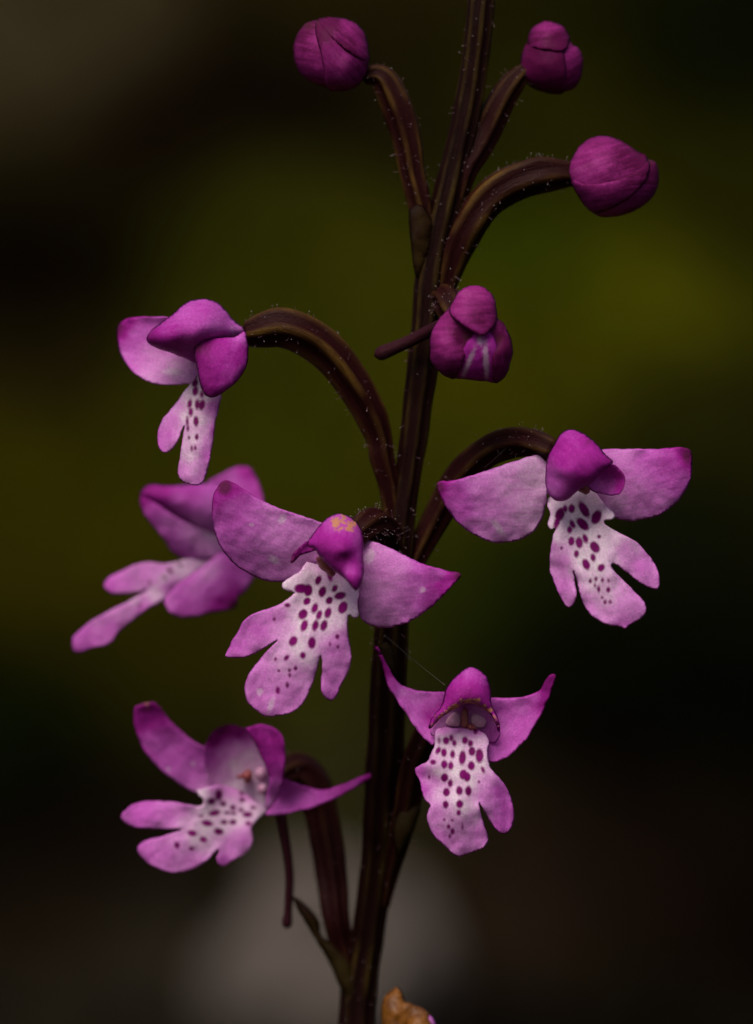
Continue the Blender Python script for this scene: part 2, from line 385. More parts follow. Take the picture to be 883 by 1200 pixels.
# small leaves and moss shoots covering the bank
nl = 7000
lx = rng.uniform(-.9, .9, nl); ly = rng.uniform(1.05, 2.5, nl); lz = bank_z(lx, ly)
lp = np.stack([lx, ly, lz+.004], 1); lc = bank_col(lp)*rng.uniform(.55, 1.5, (nl, 1)); LV, LF, LC = [], [], []
for k in range(nl):
    L = rng.uniform(.01, .026); a = rng.uniform(0, 2*math.pi); el = rng.uniform(.1, 1.2)
    dv = np.array([math.cos(a)*math.cos(el), math.sin(a)*math.cos(el) - .25, math.sin(el)]); sv = np.cross(dv, [0, 0, 1.0]); sv /= np.linalg.norm(sv)+1e-9
    w = L*rng.uniform(.18, .34); p0 = lp[k]; i0 = len(LV)
    LV += [p0, p0+dv*L*.5+sv*w, p0+dv*L+[0, 0, -L*.25], p0+dv*L*.5-sv*w, p0+dv*L*.5+[0, 0, L*.08]]
    LF += [(i0, i0+1, i0+4), (i0+1, i0+2, i0+4), (i0+2, i0+3, i0+4), (i0+3, i0, i0+4)]; LC += [lc[k]]*5
ug = mesh_object('undergrowth', np.array(LV), LF, MAT['undergrowth'], None, dict(col=np.array(LC))); ug['kind'] = 'stuff'
ug['label'] = 'blurred olive moss and small leaves covering the dark bank'; ug['category'] = 'undergrowth'

def stone(name, cx, y, w, h, dp, seed, label):
    import bmesh
    bmx = bmesh.new(); bmesh.ops.create_icosphere(bmx, subdivisions=5, radius=1.0)
    for v in bmx.verts:
        p = v.co.copy(); q = 1 +   .38*noise.noise(p*1.3+Vector((seed, 0, 0))) + .07*noise.noise(p*4+Vector((seed, 3, 0))) + .02*noise.noise(p*13)
        v.co = Vector((cx + p.x*q*w, y + p.y*q*dp, h*.55 + p.z*q*h*.62))
    vv = [tuple(v.co) for v in bmx.verts]; ff = [[v.index for v in f.verts] for f in bmx.faces]; bmx.free()
    o = mesh_object(name, vv, ff, MAT['stone'], None); o['label'] = label; o['category'] = 'stone'
    return o
stone('stone', -.022, 1.10, .047, .092, .05, 2.0, 'pale grey-brown blurred stone on the ground behind the lower stem')

# ------------------------------------------------------------------ the orchid
orchid = empty('orchid', P(420, 3050, -8)); orchid['label'] = 'slender dark-stemmed orchid with spotted pink-purple flowers and round buds'; orchid['category'] = 'orchid'
tube(orchid, 'stem', [(569, -60, -1, 14), (565, 0, 0, 15), (555, 92, 0, 15.5), (541, 165, 0, 16), (522, 250, 0, 18), (508, 320, 0, 19), (500, 400, 0, 18), (492, 460, 0, 17), (485, 518, 0, 15.5),
     (476, 577, 0, 14.5), (468, 640, 0, 16), (462, 700, -1, 18), (457, 780, -3, 20), (454, 850, -5, 21), (448, 948, -8, 21), (444, 1007, -10, 20), (432, 1095, -11.5, 19), (422, 1154, -12, 21), (418, 1200, -12, 21),
     (412, 1320, -12, 22), (408, 1500, -12, 23), (410, 1800, -11, 24), (416, 2400, -10, 26), (420, 3075, -8, 29)], ribs=7, ribh=.09, twist=.35, seg=48, hair=320, olive=.75)

def flower(px, py, d, label, ox, oy, s, name='flower'):
    e = empty(name, P(px, py, d), orchid); e['label'] = label
    return e, dict(T=zoom(ox, oy, s), s=s, d=d)

# ---- buds
Z1 = (320, 0, 1.84)
e, F = flower(389, 62, 1, 'round magenta bud on a stalk that arches over, highest of the buds', *Z1, name='flower_bud')
ol = [(45, 110), (50, 80), (70, 52), (100, 43), (140, 39), (175, 50), (198, 75), (206, 110), (205, 140), (195, 165), (180, 185), (150, 194), (120, 190), (85, 178), (60, 160), (48, 135)]
_, fl = petal(e, 'sepal', F, ol, thick=.2, dome=4.0, back=4.0, pig=[(60, 70, .9), (60, 110, .8), (85, 150, .7), (90, 90, .72)], browns=[(78, 56, 14, 8)], ripple=.25)
petal(e, 'sepal', F, [(100, 40), (140, 37), (177, 48), (200, 74), (208, 112), (206, 136), (180, 124), (150, 104), (122, 78), (104, 60)], depth=lambda v: fl(v)+.3, pig=[(110, 50, .95), (160, 70, .72), (195, 100, .74), (160, 110, .92)], thick=.2)
petal(e, 'sepal', F, [(96, 42), (112, 50), (134, 72), (162, 96), (192, 118), (208, 130), (198, 167), (181, 187), (150, 196), (118, 192), (110, 150), (100, 100), (92, 64)], depth=lambda v: fl(v)+.15, pig=[(110, 60, .95), (150, 130, .62), (140, 170, .66), (180, 140, .82)], browns=[(98, 48, 10, 8)], thick=.2)
tube(e, 'pedicel', [(428, 90, 0, 9), (440, 88, 0, 12), (451, 95, 0, 15), (462, 117, 0, 17), (472, 145, 0, 17.5), (479, 175, 0, 16), (484, 205, 0, 14.5), (491, 235, 0, 14), (496, 265, 0, 12), (501, 310, -.3, 9)], mat=MAT['pedicel'], hair=110, olive=.9)
petal(orchid, 'bract', F, [(294, 455), (312, 440), (332, 455), (345, 488), (340, 530), (328, 575), (314, 605), (302, 570), (296, 510)], d=(.6, .3), dome=.9, pig=[(0, 0, .5)], mat=MAT['stem'], ripple=.1)

e, F = flower(647, 68, -2, 'small dark magenta two-lobed bud on a short straight stalk beside the stem top', *Z1, name='flower_bud')
ol = [(533, 155), (538, 120), (552, 95), (558, 65), (580, 50), (605, 50), (625, 58), (638, 80), (645, 95), (660, 105), (668, 130), (665, 165), (650, 190), (620, 200), (590, 199), (565, 190), (545, 175)]
_, fl = petal(e, 'sepal', F, ol, thick=.2, dome=3.4, back=3.4, pig=[(640, 115, .75), (655, 160, .85)], ripple=.2)
petal(e, 'sepal', F, [(531, 156), (536, 120), (549, 92), (575, 96), (600, 100), (624, 104), (632, 140), (632, 172), (626, 202), (590, 201), (563, 192), (543, 176)], depth=lambda v: fl(v)+.16, pig=[(545, 130, .88), (590, 150, .96), (615, 120, 1.0)], thick=.2)
petal(e, 'sepal', F, [(550, 97), (556, 64), (579, 48), (606, 48), (627, 57), (641, 82), (634, 104), (622, 112), (595, 110), (568, 106)], depth=lambda v: fl(v)+.36, pig=[(590, 65, .76), (600, 100, .92)], thick=.2)
tube(e, 'pedicel', [(616, 82, -1, 9), (604, 95, -1, 13), (592, 112, -1, 15), (580, 134, -1, 16), (570, 155, -1, 16.5), (558, 178, -.5, 15), (546, 200, 0, 13), (535, 235, 0, 11), (527, 262, 0, 9)], mat=MAT['pedicel'], hair=70, olive=.7)
petal(orchid, 'bract', F, [(425, 330), (440, 295), (470, 272), (462, 310), (450, 340), (430, 380), (410, 430), (405, 390)], d=(2.3, 1.5), dome=.6, pig=[(0, 0, .5)], mat=MAT['bract'], ripple=.1)

e, F = flower(718, 208, 1, 'plump magenta bud with a pointed beak and curved seams on a stout arching stalk', *Z1, name='flower_bud')
ol = [(637, 370), (645, 345), (665, 315), (690, 298), (720, 295), (750, 305), (780, 325), (805, 342), (825, 350), (832, 375), (830, 405), (815, 430), (785, 452), (750, 466), (705, 467), (680, 450), (660, 425), (645, 400)]
_, fl = petal(e, 'sepal', F, ol, thick=.2, dome=4.6, back=4.6, pig=[(820, 370, .9), (790, 430, .75), (730, 460, .6)], browns=[(812, 350, 8, 7)], ripple=.2)
petal(e, 'sepal', F, [(635, 371), (643, 344), (663, 313), (690, 296), (721, 293), (751, 303), (781, 323), (808, 341), (800, 372), (762, 392), (718, 404), (675, 407), (648, 398)], depth=lambda v: fl(v)+.12, pig=[(700, 310, .74), (690, 350, .62), (760, 330, .85), (740, 375, .78), (800, 345, .95)], thick=.2)
petal(e, 'sepal', F, [(643, 388), (675, 397), (715, 394), (755, 382), (790, 364), (810, 346), (812, 372), (795, 402), (765, 430), (725, 452), (690, 458), (660, 428)], depth=lambda v: fl(v)+.3, pig=[(660, 400, .72), (730, 420, .74), (790, 380, .88)], thick=.2)
tube(e, 'pedicel', [(672, 204, 1, 13), (655, 203, 1, 17), (635, 204, 1, 20), (615, 209, 1, 20.5), (592, 219, 1, 20), (570, 236, 1, 19.5), (552, 260, 1, 19), (539, 285, .7, 18), (528, 315, .3, 15), (518, 350, 0, 11)], mat=MAT['pedicel'], hair=130, olive=1.0, ribs=5, ribh=.14)

Z3 = (420, 300, 4.014)
e, F = flower(552, 392, 10, 'magenta bud about to open, two pale stripes down its front, over the stem', *Z3, name='flower_bud')
ol = [(337, 400), (345, 360), (365, 320), (400, 275), (430, 250), (445, 220), (465, 180), (500, 150), (550, 139), (590, 148), (620, 170), (640, 205), (650, 250), (655, 290), (680, 315), (705, 360), (722, 410), (727, 450), (715, 500), (700, 550), (675, 580), (640, 597), (600, 588), (560, 587), (510, 578), (460, 572), (420, 570), (380, 540), (345, 495), (340, 450)]
_, fl = petal(e, 'sepal', F, ol, thick=.2, dome=3.6, back=4.0, pig=[(500, 380, 1.1), (650, 400, 1.1), (560, 500, .8), (560, 200, .8)], ripple=.15)  # deepest pigment paints shade into the two side hollows
petal(e, 'sepal', F, [(335, 400), (343, 358), (365, 318), (402, 273), (450, 225), (500, 270), (560, 320), (560, 372), (520, 440), (490, 510), (462, 574), (418, 572), (378, 542), (343, 496), (338, 450)], depth=lambda v: fl(v)+.9, pig=[(400, 380, .62), (420, 320, .72), (510, 375, 1.1), (420, 470, .68), (440, 540, .85), (360, 420, .8), (500, 350, .92)], thick=.35, browns=[(512, 385, 28, 18, 60)],  # brown patch and deep pigment paint the shade in the hollow
      anchors=[(400, 450, .3), (520, 400, -.9), (500, 560, -.3), (360, 500, 0)])
petal(e, 'sepal', F, [(655, 295), (682, 313), (707, 358), (724, 410), (729, 450), (717, 500), (702, 552), (676, 582), (640, 599), (632, 540), (628, 470), (622, 410), (606, 375), (600, 320), (640, 270)], depth=lambda v: fl(v)+.7, pig=[(690, 360, .74), (660, 395, 1.1), (690, 480, .84), (660, 570, .9)], browns=[(655, 395, 22, 16, -30)], thick=.35, anchors=[(700, 450, .2), (640, 400, -.7)])  # shade of the other hollow painted in with brown and deep pigment
petal(e, 'petal', F, [(530, 385), (570, 345), (610, 345), (650, 400), (660, 470), (660, 540), (648, 592), (600, 590), (560, 589), (510, 580), (445, 570), (462, 510), (492, 440), (512, 400)], depth=lambda v: fl(v)+.35, pig=[(560, 430, .78), (550, 550, .88), (500, 560, .82), (630, 560, .9), (600, 480, .82)], marks=[(520, 500, 13, 100, 24), (600, 490, 15, 108, -3), (572, 400, 14, 26)], thick=.2, mat=MAT['petal'])
petal(e, 'hood_sepal', F, [(430, 250), (445, 218), (465, 178), (500, 148), (550, 137), (592, 146), (622, 168), (642, 203), (652, 250), (657, 292), (645, 320), (625, 352), (600, 372), (570, 375), (535, 355), (480, 318), (440, 285)], depth=lambda v: fl(v)+1.3, pig=[(500, 190, .62), (550, 170, .66), (600, 200, .72), (560, 300, .86), (470, 250, .68), (540, 340, .7), (630, 300, .8)], thick=.35)
tube(e, 'pedicel', [(548, 385, 6, 14), (535, 368, 4.5, 17), (525, 352, 2.5, 17), (516, 352, 0, 14)], mat=MAT['pedicel'], hair=110, olive=.6)
tube(e, 'spur', [(545, 368, 8.5, 6), (522, 378, 6.5, 6.5), (500, 390, 4.3, 7), (480, 400, 3.2, 7.2), (462, 408, 3, 7.6), (448, 414, 3, 8.2), (442, 416.5, 3, 6)], mat=MAT['spur'], ribs=3, ribh=.02, olive=.1)

# ---- flower facing sideways on the arching stalk
Z2 = (120, 330, 2.453)
e, F = flower(285, 390, 4, 'flower in side view with narrow hanging lip, on a long thick arching stalk', *Z2)
petal(e, 'lateral_sepal', F, [(190, 101), (150, 100), (100, 101), (70, 106), (50, 120), (43, 145), (47, 190), (60, 225), (90, 262), (120, 284), (150, 295), (200, 298), (240, 296), (264, 290), (285, 262), (285, 220), (270, 170), (235, 115)], ax=(270, 210, 45, 150), d=(-2, -5), cup=1.6, bend=.5,
      pig=[(50, 135, 1.0), (70, 115, .85), (100, 150, .55), (150, 200, .38), (220, 250, .22), (150, 280, .3), (180, 115, .55), (60, 210, .5)], browns=[(50, 130, 6, 14)], marks=[(200, 260, 30, 12)])
petal(e, 'lip', F, [(262, 285), (240, 310), (215, 345), (190, 375), (170, 400), (160, 430), (159, 465), (169, 486), (183, 492), (205, 478), (220, 455), (229, 430), (236, 416), (231, 450), (226, 480), (220, 520), (218, 550), (228, 572), (250, 583), (270, 586), (288, 578), (300, 555), (308, 520), (315, 480), (322, 440), (328, 400), (335, 360), (342, 325), (335, 290), (310, 268), (280, 262)],
      ax=(295, 270, 258, 585), d=(-.8, 3.0), bend=1.0, cup=-1.4, spacing=2.0,
      pig=[(270, 300, .04), (260, 350, .03), (285, 400, .05), (240, 390, .06), (262, 450, .07), (255, 500, .12), (262, 545, .25), (185, 440, .5), (170, 470, .52), (205, 400, .42), (225, 360, .3), (322, 360, .5), (318, 430, .55), (308, 500, .5), (300, 545, .4), (225, 545, .38), (270, 575, .42), (300, 330, .06), (300, 430, .18)],
      spots=[(267, 292, 8, 12, 20), (268, 315, 8, 13, 10), (287, 325, 5, 9), (252, 352, 6, 13, 10), (274, 354, 7, 14), (287, 355, 8, 15, 10), (255, 375, 6, 12), (270, 402, 7, 14), (245, 402, 4, 12), (247, 422, 4, 8), (272, 447, 5, 8), (250, 449, 3, 5), (258, 480, 3, 7), (268, 478, 3, 6), (258, 270, 16, 13)], ridges=.12)
petal(e, 'hood_sepal', F, [(127, 165), (140, 140), (165, 120), (200, 95), (235, 65), (265, 52), (295, 49), (325, 56), (350, 75), (375, 105), (400, 128), (413, 142), (400, 158), (350, 172), (300, 180), (285, 200), (275, 232), (262, 233), (240, 222), (200, 205), (160, 192), (135, 180)], ax=(400, 140, 127, 165), d=(-1, .5), dome=5.5,
      pig=[(140, 160, .92), (180, 135, .75), (240, 90, .64), (300, 70, .66), (350, 100, .62), (330, 130, .55), (250, 155, .72), (200, 175, .78), (200, 195, .88), (250, 205, .7), (150, 185, .85), (390, 140, .5)], marks=[(375, 150, 18, 5, 70)], thick=.2,
      anchors=[(190, 160, 1.0), (280, 157, .9), (230, 205, -.4), (260, 90, 0), (360, 130, .3)])
petal(e, 'lateral_sepal', F, [(266, 174), (300, 163), (350, 160), (385, 156), (408, 142), (418, 165), (421, 200), (418, 235), (405, 265), (385, 290), (350, 318), (325, 332), (305, 331), (290, 318), (278, 285), (271, 245), (264, 205)], ax=(400, 160, 310, 330), d=(2.5, 5), dome=2.2,
      pig=[(285, 185, 1.05), (290, 250, .9), (310, 320, .92), (340, 200, .82), (370, 260, .74), (400, 200, .78), (350, 300, .78), (400, 155, .6)], browns=[(275, 185, 10, 18)], thick=.2)
tube(e, 'pedicel', [(290, 391, 3, 14), (300, 389, 3, 17), (314, 386, 3, 20), (330, 384, 3, 21.5), (352, 390, 3, 21.5), (375, 404, 2.5, 21), (398, 428, 2, 20.5), (418, 458, 1.5, 19.5), (434, 488, 1, 17.5), (444, 515, .6, 14.5), (447, 535, .5, 14), (454, 562, .3, 12), (459, 590, 0, 11), (466, 640, -.5, 10)], mat=MAT['pedicel'], hair=150, olive=1.0, ribs=5, ribh=.14, twist=2.0)

# ---- open flower on the other side of the stem
Z4 = (470, 480, 2.453)
e, F = flower(660, 590, 8, 'widely spread pale flower with broad rounded sepals, alone on its side of the stem', *Z4)
petal(e, 'lateral_sepal', F, [(103, 212), (115, 205), (150, 203), (200, 190), (260, 170), (320, 150), (370, 135), (410, 129), (428, 140), (424, 200), (418, 260), (412, 300), (395, 335), (370, 360), (330, 378), (290, 384), (255, 380), (215, 362), (180, 340), (150, 310), (125, 270), (108, 235)], ax=(425, 220, 105, 215), d=(-1, .5), bend=.8, cup=-1.2,
      pig=[(115, 220, .9), (150, 245, .66), (170, 290, .6), (220, 230, .42), (250, 340, .38), (300, 220, .26), (380, 180, .2), (380, 300, .2), (300, 370, .3), (200, 340, .45)], browns=[(112, 222, 11, 16, -20)], marks=[(280, 340, 12, 28, -35), (265, 325, 5, 12, -35)])
petal(e, 'lateral_sepal', F, [(570, 117), (640, 113), (700, 113), (760, 110), (805, 109), (828, 113), (838, 125), (838, 160), (834, 200), (815, 240), (785, 275), (745, 303), (700, 317), (655, 320), (615, 312), (585, 290), (560, 255), (545, 200), (550, 150)], ax=(560, 220, 838, 160), d=(-2, -1), bend=1, cup=-1.0,
      pig=[(825, 130, .95), (780, 150, .7), (700, 150, .55), (640, 130, .42), (800, 210, .6), (740, 270, .45), (680, 230, .42), (620, 270, .26), (650, 305, .35)], browns=[(822, 135, 10, 20)])
petal(e, 'lip', F, [(425, 252), (420, 272), (429, 300), (421, 330), (430, 345), (444, 343), (436, 365), (430, 400), (427, 440), (430, 470), (445, 510), (460, 545), (475, 565), (488, 568), (501, 553), (505, 525), (500, 490), (496, 462), (505, 490), (511, 520), (525, 560), (545, 590), (570, 608), (600, 620), (630, 625), (648, 630), (660, 618), (685, 605), (702, 587), (705, 567), (695, 545), (665, 515), (640, 490), (615, 465), (604, 446), (625, 450), (650, 470), (680, 493), (710, 510), (736, 517), (744, 505), (742, 475), (730, 445), (710, 415), (690, 390), (660, 370), (630, 355), (605, 342), (588, 330), (585, 318), (602, 318), (617, 308), (605, 288), (582, 266), (565, 245), (545, 220), (500, 225), (460, 235)],
      ax=(500, 240, 640, 628), d=(-1.5, 3.2), bend=1.6, cup=-.8, spacing=2.0, ridges=.12,
      pig=[(480, 270, .08), (500, 320, .0), (540, 360, .0), (450, 360, .06), (520, 430, .0), (560, 440, .02), (550, 500, .05), (590, 540, .14), (580, 400, .06), (600, 330, .05), (460, 440, .4), (465, 510, .46), (480, 550, .42), (440, 400, .3), (640, 400, .32), (690, 450, .46), (725, 495, .42), (620, 370, .15), (600, 590, .34), (660, 570, .34), (640, 620, .5), (685, 575, .38), (550, 580, .36), (530, 545, .3), (430, 330, .05), (605, 305, .05)],
      spots=[(457, 302, 12, 19, 20), (448, 326, 7, 18, 15), (472, 286, 6, 10), (491, 285, 9, 12), (527, 288, 11, 25, -30), (523, 330, 12, 22, -45), (563, 310, 13, 20, 25), (493, 330, 7, 12, -25), (485, 346, 7, 10), (490, 379, 9, 12), (513, 383, 10, 15, -10), (531, 372, 7, 13, -20), (558, 396, 12, 17, -30), (505, 415, 7, 10), (553, 426, 7, 11, -15), (533, 445, 10, 16, -20), (576, 455, 9, 11, 45), (570, 366, 5, 5), (545, 493, 4, 6), (561, 487, 4, 6), (580, 490, 4, 6), (596, 518, 5, 7), (569, 515, 4, 9), (558, 505, 3, 5), (579, 540, 4, 4), (587, 553, 4, 6), (597, 492, 3, 5), (602, 552, 4, 5), (462, 398, 4, 4)],
      anchors=[(430, 330, 1.2), (605, 305, 1.0), (520, 300, -.8), (700, 460, -.8), (450, 500, -.8), (560, 450, .3), (640, 600, .3)])
petal(e, 'column', F, [(505, 215), (540, 215), (545, 235), (535, 246), (520, 240), (508, 232)], d=(1.2, 1.2), dome=1.2, back=1.0, pig=[(0, 0, .9)], mat=MAT['column'], ripple=.05, spacing=1.6)
petal(e, 'petal', F, [(600, 156), (622, 164), (637, 180), (646, 203), (640, 226), (628, 243), (605, 247), (580, 243), (552, 236), (535, 218), (555, 190), (580, 165)], ax=(545, 205, 645, 205), d=(1.5, 3.2), cup=1.2, bend=-.8, pig=[(635, 190, .9), (640, 220, .88), (600, 210, .6), (570, 225, .5), (600, 170, .7), (560, 200, .65)])
petal(e, 'hood_sepal', F, [(425, 130), (440, 105), (455, 75), (480, 58), (510, 60), (540, 78), (565, 100), (590, 130), (611, 150), (600, 163), (575, 182), (550, 210), (515, 228), (495, 245), (470, 263), (445, 262), (425, 245), (416, 215), (415, 180), (419, 150)], ax=(440, 100, 560, 220), d=(1.2, 4.0), dome=3.4, pig=[(490, 75, .78), (460, 110, .8), (540, 130, .84), (590, 150, .88), (470, 150, .8), (540, 180, .86), (520, 215, .84), (440, 200, .6), (470, 240, .66), (430, 230, .5)], thick=.2,
      anchors=[(470, 165, .7), (560, 140, .3), (440, 210, -.4), (520, 90, 0)], browns=[(545, 88, 14, 4, -50)])
tube(e, 'pedicel', [(648, 528, 7, 13), (632, 521, 6, 15), (615, 517, 4.5, 16), (596, 519, 3, 16.5), (575, 527, 1.5, 17), (553, 545, .3, 17), (532, 570, -.8, 16.5), (514, 602, -1.2, 15.5), (498, 632, -1.2, 14), (484, 660, -1, 12), (472, 690, -1, 10)], mat=MAT['pedicel'], hair=110, olive=.7, ribs=5, ribh=.14)

# ---- flower in front of the stem
Z5 = (230, 540, 2.676)
e, F = flower(395, 680, 9, 'large open flower in front of the stem with pollen-dusted hood and well-spotted lip', *Z5)
petal(e, 'lateral_sepal', F, [(68, 80), (80, 66), (97, 62), (120, 70), (160, 95), (210, 125), (260, 148), (320, 168), (375, 187), (410, 205), (410, 260), (385, 310), (345, 345), (315, 362), (290, 374), (265, 380), (225, 378), (180, 362), (140, 340), (105, 308), (75, 268), (58, 225), (50, 180), (50, 140), (55, 105)], ax=(400, 270, 60, 110), d=(-1, 1.0), bend=.6, cup=-1.6,
      pig=[(90, 85, .98), (70, 120, .78), (110, 150, .6), (180, 180, .48), (250, 190, .38), (330, 200, .42), (90, 240, .55), (160, 320, .5), (240, 300, .4), (290, 350, .34), (340, 250, .35), (250, 370, .42)], browns=[(90, 85, 18, 22, 30)], marks=[(270, 183, 18, 12, -60), (245, 310, 12, 22, -60), (175, 200, 10, 6)])
petal(e, 'lateral_sepal', F, [(520, 250), (560, 255), (600, 270), (650, 293), (700, 318), (750, 335), (800, 345), (828, 352), (829, 365), (810, 387), (780, 420), (740, 457), (690, 493), (650, 512), (600, 523), (560, 520), (530, 508), (512, 480), (506, 430), (512, 370), (515, 310)], ax=(515, 380, 828, 358), d=(-1.2, 1.0), bend=.8, cup=-1.2,
      pig=[(820, 360, .98), (780, 390, .85), (740, 430, .74), (760, 350, .6), (690, 400, .48), (620, 340, .38), (560, 290, .36), (560, 400, .32), (600, 490, .34), (660, 490, .48), (540, 480, .3)], browns=[(822, 362, 10, 10)], marks=[(712, 405, 12, 10), (545, 300, 16, 26, 20)])
petal(e, 'lip', F, [(345, 318), (325, 345), (300, 362), (270, 384), (272, 400), (295, 411), (310, 413), (290, 430), (260, 450), (220, 465), (180, 480), (150, 500), (135, 525), (115, 560), (97, 595), (92, 612), (110, 618), (150, 618), (185, 605), (220, 585), (245, 568), (258, 563), (240, 580), (215, 605), (185, 640), (165, 670), (152, 700), (152, 730), (165, 760), (190, 785), (212, 801), (235, 802), (270, 798), (310, 785), (340, 755), (360, 715), (370, 690), (380, 650), (389, 614), (396, 640), (392, 690), (393, 725), (405, 745), (425, 754), (440, 738), (455, 705), (475, 670), (487, 630), (485, 590), (478, 550), (475, 510), (478, 485), (490, 490), (503, 494), (511, 480), (507, 450), (512, 400), (480, 350), (440, 310), (395, 275), (365, 290)],
      ax=(415, 320, 235, 800), d=(-1.5, 3.0), bend=1.6, cup=-.8, spacing=2.0, ridges=.12,
      pig=[(390, 300, .4), (430, 330, .3), (350, 330, .15), (350, 360, .05), (360, 420, .02), (430, 420, .02), (490, 450, .05), (340, 500, .03), (400, 500, .02), (440, 500, .08), (320, 580, .05), (350, 620, .1), (285, 390, .04), (280, 640, .22), (230, 690, .4), (200, 740, .48), (250, 770, .45), (310, 740, .42), (340, 680, .3), (220, 780, .5), (200, 540, .5), (130, 590, .55), (240, 490, .42), (160, 520, .52), (275, 530, .25), (440, 600, .45), (430, 680, .5), (420, 735, .52), (465, 560, .4), (470, 640, .45)],
      spots=[(328, 401, 20, 14, 0), (350, 406, 14, 18), (383, 375, 9, 14, 25), (396, 411, 11, 17, 20), (420, 360, 8, 18, -10), (435, 401, 8, 12, 35), (452, 424, 18, 11, -15), (418, 439, 10, 12, 40), (461, 461, 13, 19, 25), (347, 441, 10, 12, 40), (372, 463, 9, 16, 20), (335, 482, 13, 16, 30), (386, 484, 8, 14, 20), (414, 478, 10, 16, 20), (339, 518, 10, 18, 20), (374, 517, 9, 17, 15), (401, 517, 10, 17, 20), (305, 566, 12, 16, 30), (363, 571, 12, 18, 5), (335, 610, 8, 10), (284, 618, 6, 10, 40), (287, 453, 9, 6), (312, 650, 5, 7), (293, 657, 4, 5), (294, 672, 4, 6), (286, 703, 4, 8), (257, 720, 6, 11), (250, 622, 4, 5), (443, 552, 6, 7), (260, 658, 4, 4), (245, 497, 4, 5), (445, 583, 4, 5), (420, 575, 3, 5)],
      marks=[(235, 765, 10, 30, 20), (200, 725, 10, 16)], anchors=[(285, 390, 1.2), (500, 480, 1.2), (400, 400, -.8), (130, 590, -.8), (430, 720, -.6), (330, 600, .4), (240, 760, -.2)])
petal(e, 'column', F, [(375, 305), (400, 300), (425, 325), (440, 350), (425, 365), (405, 350), (385, 330)], d=(1.4, 1.4), dome=1.3, back=1.0, mat=MAT['column'], ripple=.1, spacing=1.6)
petal(e, 'petal', F, [(296, 310), (305, 290), (325, 270), (350, 252), (376, 258), (382, 278), (355, 287), (328, 298), (308, 317), (298, 322)], ax=(375, 265, 297, 315), d=(1.5, 3.0), cup=.6, pig=[(310, 300, .95), (350, 270, .8)], browns=[(302, 312, 5, 8)])
petal(e, 'hood_sepal', F, [(350, 255), (360, 235), (385, 205), (410, 180), (440, 166), (470, 170), (500, 188), (518, 215), (525, 250), (524, 300), (526, 350), (520, 380), (508, 403), (500, 407), (485, 390), (460, 365), (425, 340), (400, 315), (385, 297), (376, 281), (355, 270)], ax=(470, 180, 440, 350), d=(1.0, 5.0), dome=3.4,
      pig=[(380, 240, .8), (430, 200, .66), (480, 200, .68), (460, 270, .82), (400, 270, .9), (430, 320, .9), (480, 340, .72), (505, 390, .82), (515, 300, .68), (500, 240, .72), (470, 300, .95)], yel=[(440, 200, 24, 16, 60), (485, 205, 20, 14, -50), (462, 185, 30, 9, 80)], thick=.2, anchors=[(460, 265, .7), (470, 320, -.5), (500, 380, .3), (380, 250, 0), (440, 200, .2)])
tube(e, 'pedicel', [(415, 628, 8, 13), (428, 617, 6.5, 17), (440, 614, 4.5, 17), (452, 622, 2.5, 16), (464, 642, .5, 14), (470, 665, 0, 11)], mat=MAT['pedicel'], hair=160, olive=.4)

# ---- flower at the back, turned away
Z6 = (70, 530, 3.396)
e, F = flower(240, 650, -16, 'blurred flower in side view tucked behind the large pollen-dusted flower', *Z6)
petal(e, 'lateral_sepal', F, [(590, 122), (630, 95), (680, 68), (720, 55), (755, 58), (775, 85), (795, 130), (812, 190), (790, 280), (700, 300), (620, 260), (580, 180)], ax=(640, 250, 750, 60), d=(-2, -4), cup=1, pig=[(740, 75, .82), (680, 110, .55), (780, 150, .7), (640, 130, .6)])
petal(e, 'hood_sepal', F, [(318, 180), (325, 155), (345, 136), (375, 128), (420, 132), (490, 128), (560, 124), (640, 130), (720, 200), (720, 320), (640, 350), (590, 325), (530, 298), (450, 255), (390, 210), (340, 185)], ax=(680, 250, 320, 175), d=(-1, 1), dome=3.5, pig=[(335, 165, .9), (400, 160, .82), (400, 190, .78), (480, 200, .62), (520, 150, .72), (560, 240, .5), (560, 290, .4), (640, 200, .5)])
petal(e, 'lateral_sepal', F, [(318, 190), (335, 178), (385, 205), (450, 248), (530, 292), (610, 318), (680, 330), (690, 390), (620, 420), (540, 430), (480, 418), (450, 400), (420, 355), (390, 315), (360, 280), (335, 240)], ax=(650, 370, 325, 195), d=(.5, 3), cup=-.8, bend=.5, pig=[(330, 200, .82), (370, 240, .66), (420, 280, .5), (430, 350, .6), (480, 405, .66), (520, 330, .36), (500, 370, .5), (580, 360, .28), (600, 330, .22)])
petal(e, 'lip', F, [(660, 370), (620, 375), (560, 395), (500, 425), (455, 438), (410, 443), (360, 438), (310, 445), (260, 465), (210, 490), (185, 510), (178, 535), (195, 555), (220, 565), (270, 563), (320, 556), (345, 552), (280, 590), (200, 630), (130, 670), (85, 705), (55, 735), (52, 770), (62, 798), (100, 792), (140, 775), (180, 770), (215, 745), (250, 700), (300, 660), (350, 625), (400, 597), (450, 555), (500, 510), (560, 465), (640, 420)], ax=(620, 400, 60, 770), d=(0, 3), bend=.6, cup=-.6, spacing=2.2,
      pig=[(560, 420, .16), (480, 460, .12), (420, 500, .14), (380, 560, .12), (440, 540, .5), (330, 620, .5), (300, 590, .18), (220, 640, .35), (100, 740, .55), (200, 690, .5), (160, 660, .42), (260, 520, .5), (200, 530, .55), (340, 480, .42), (400, 460, .35), (70, 780, .55)], spots=[(440, 472, 12, 7, 50), (360, 520, 8, 5, 50), (420, 500, 8, 5, 50), (320, 610, 7, 5, 50), (480, 450, 8, 5, 40)])
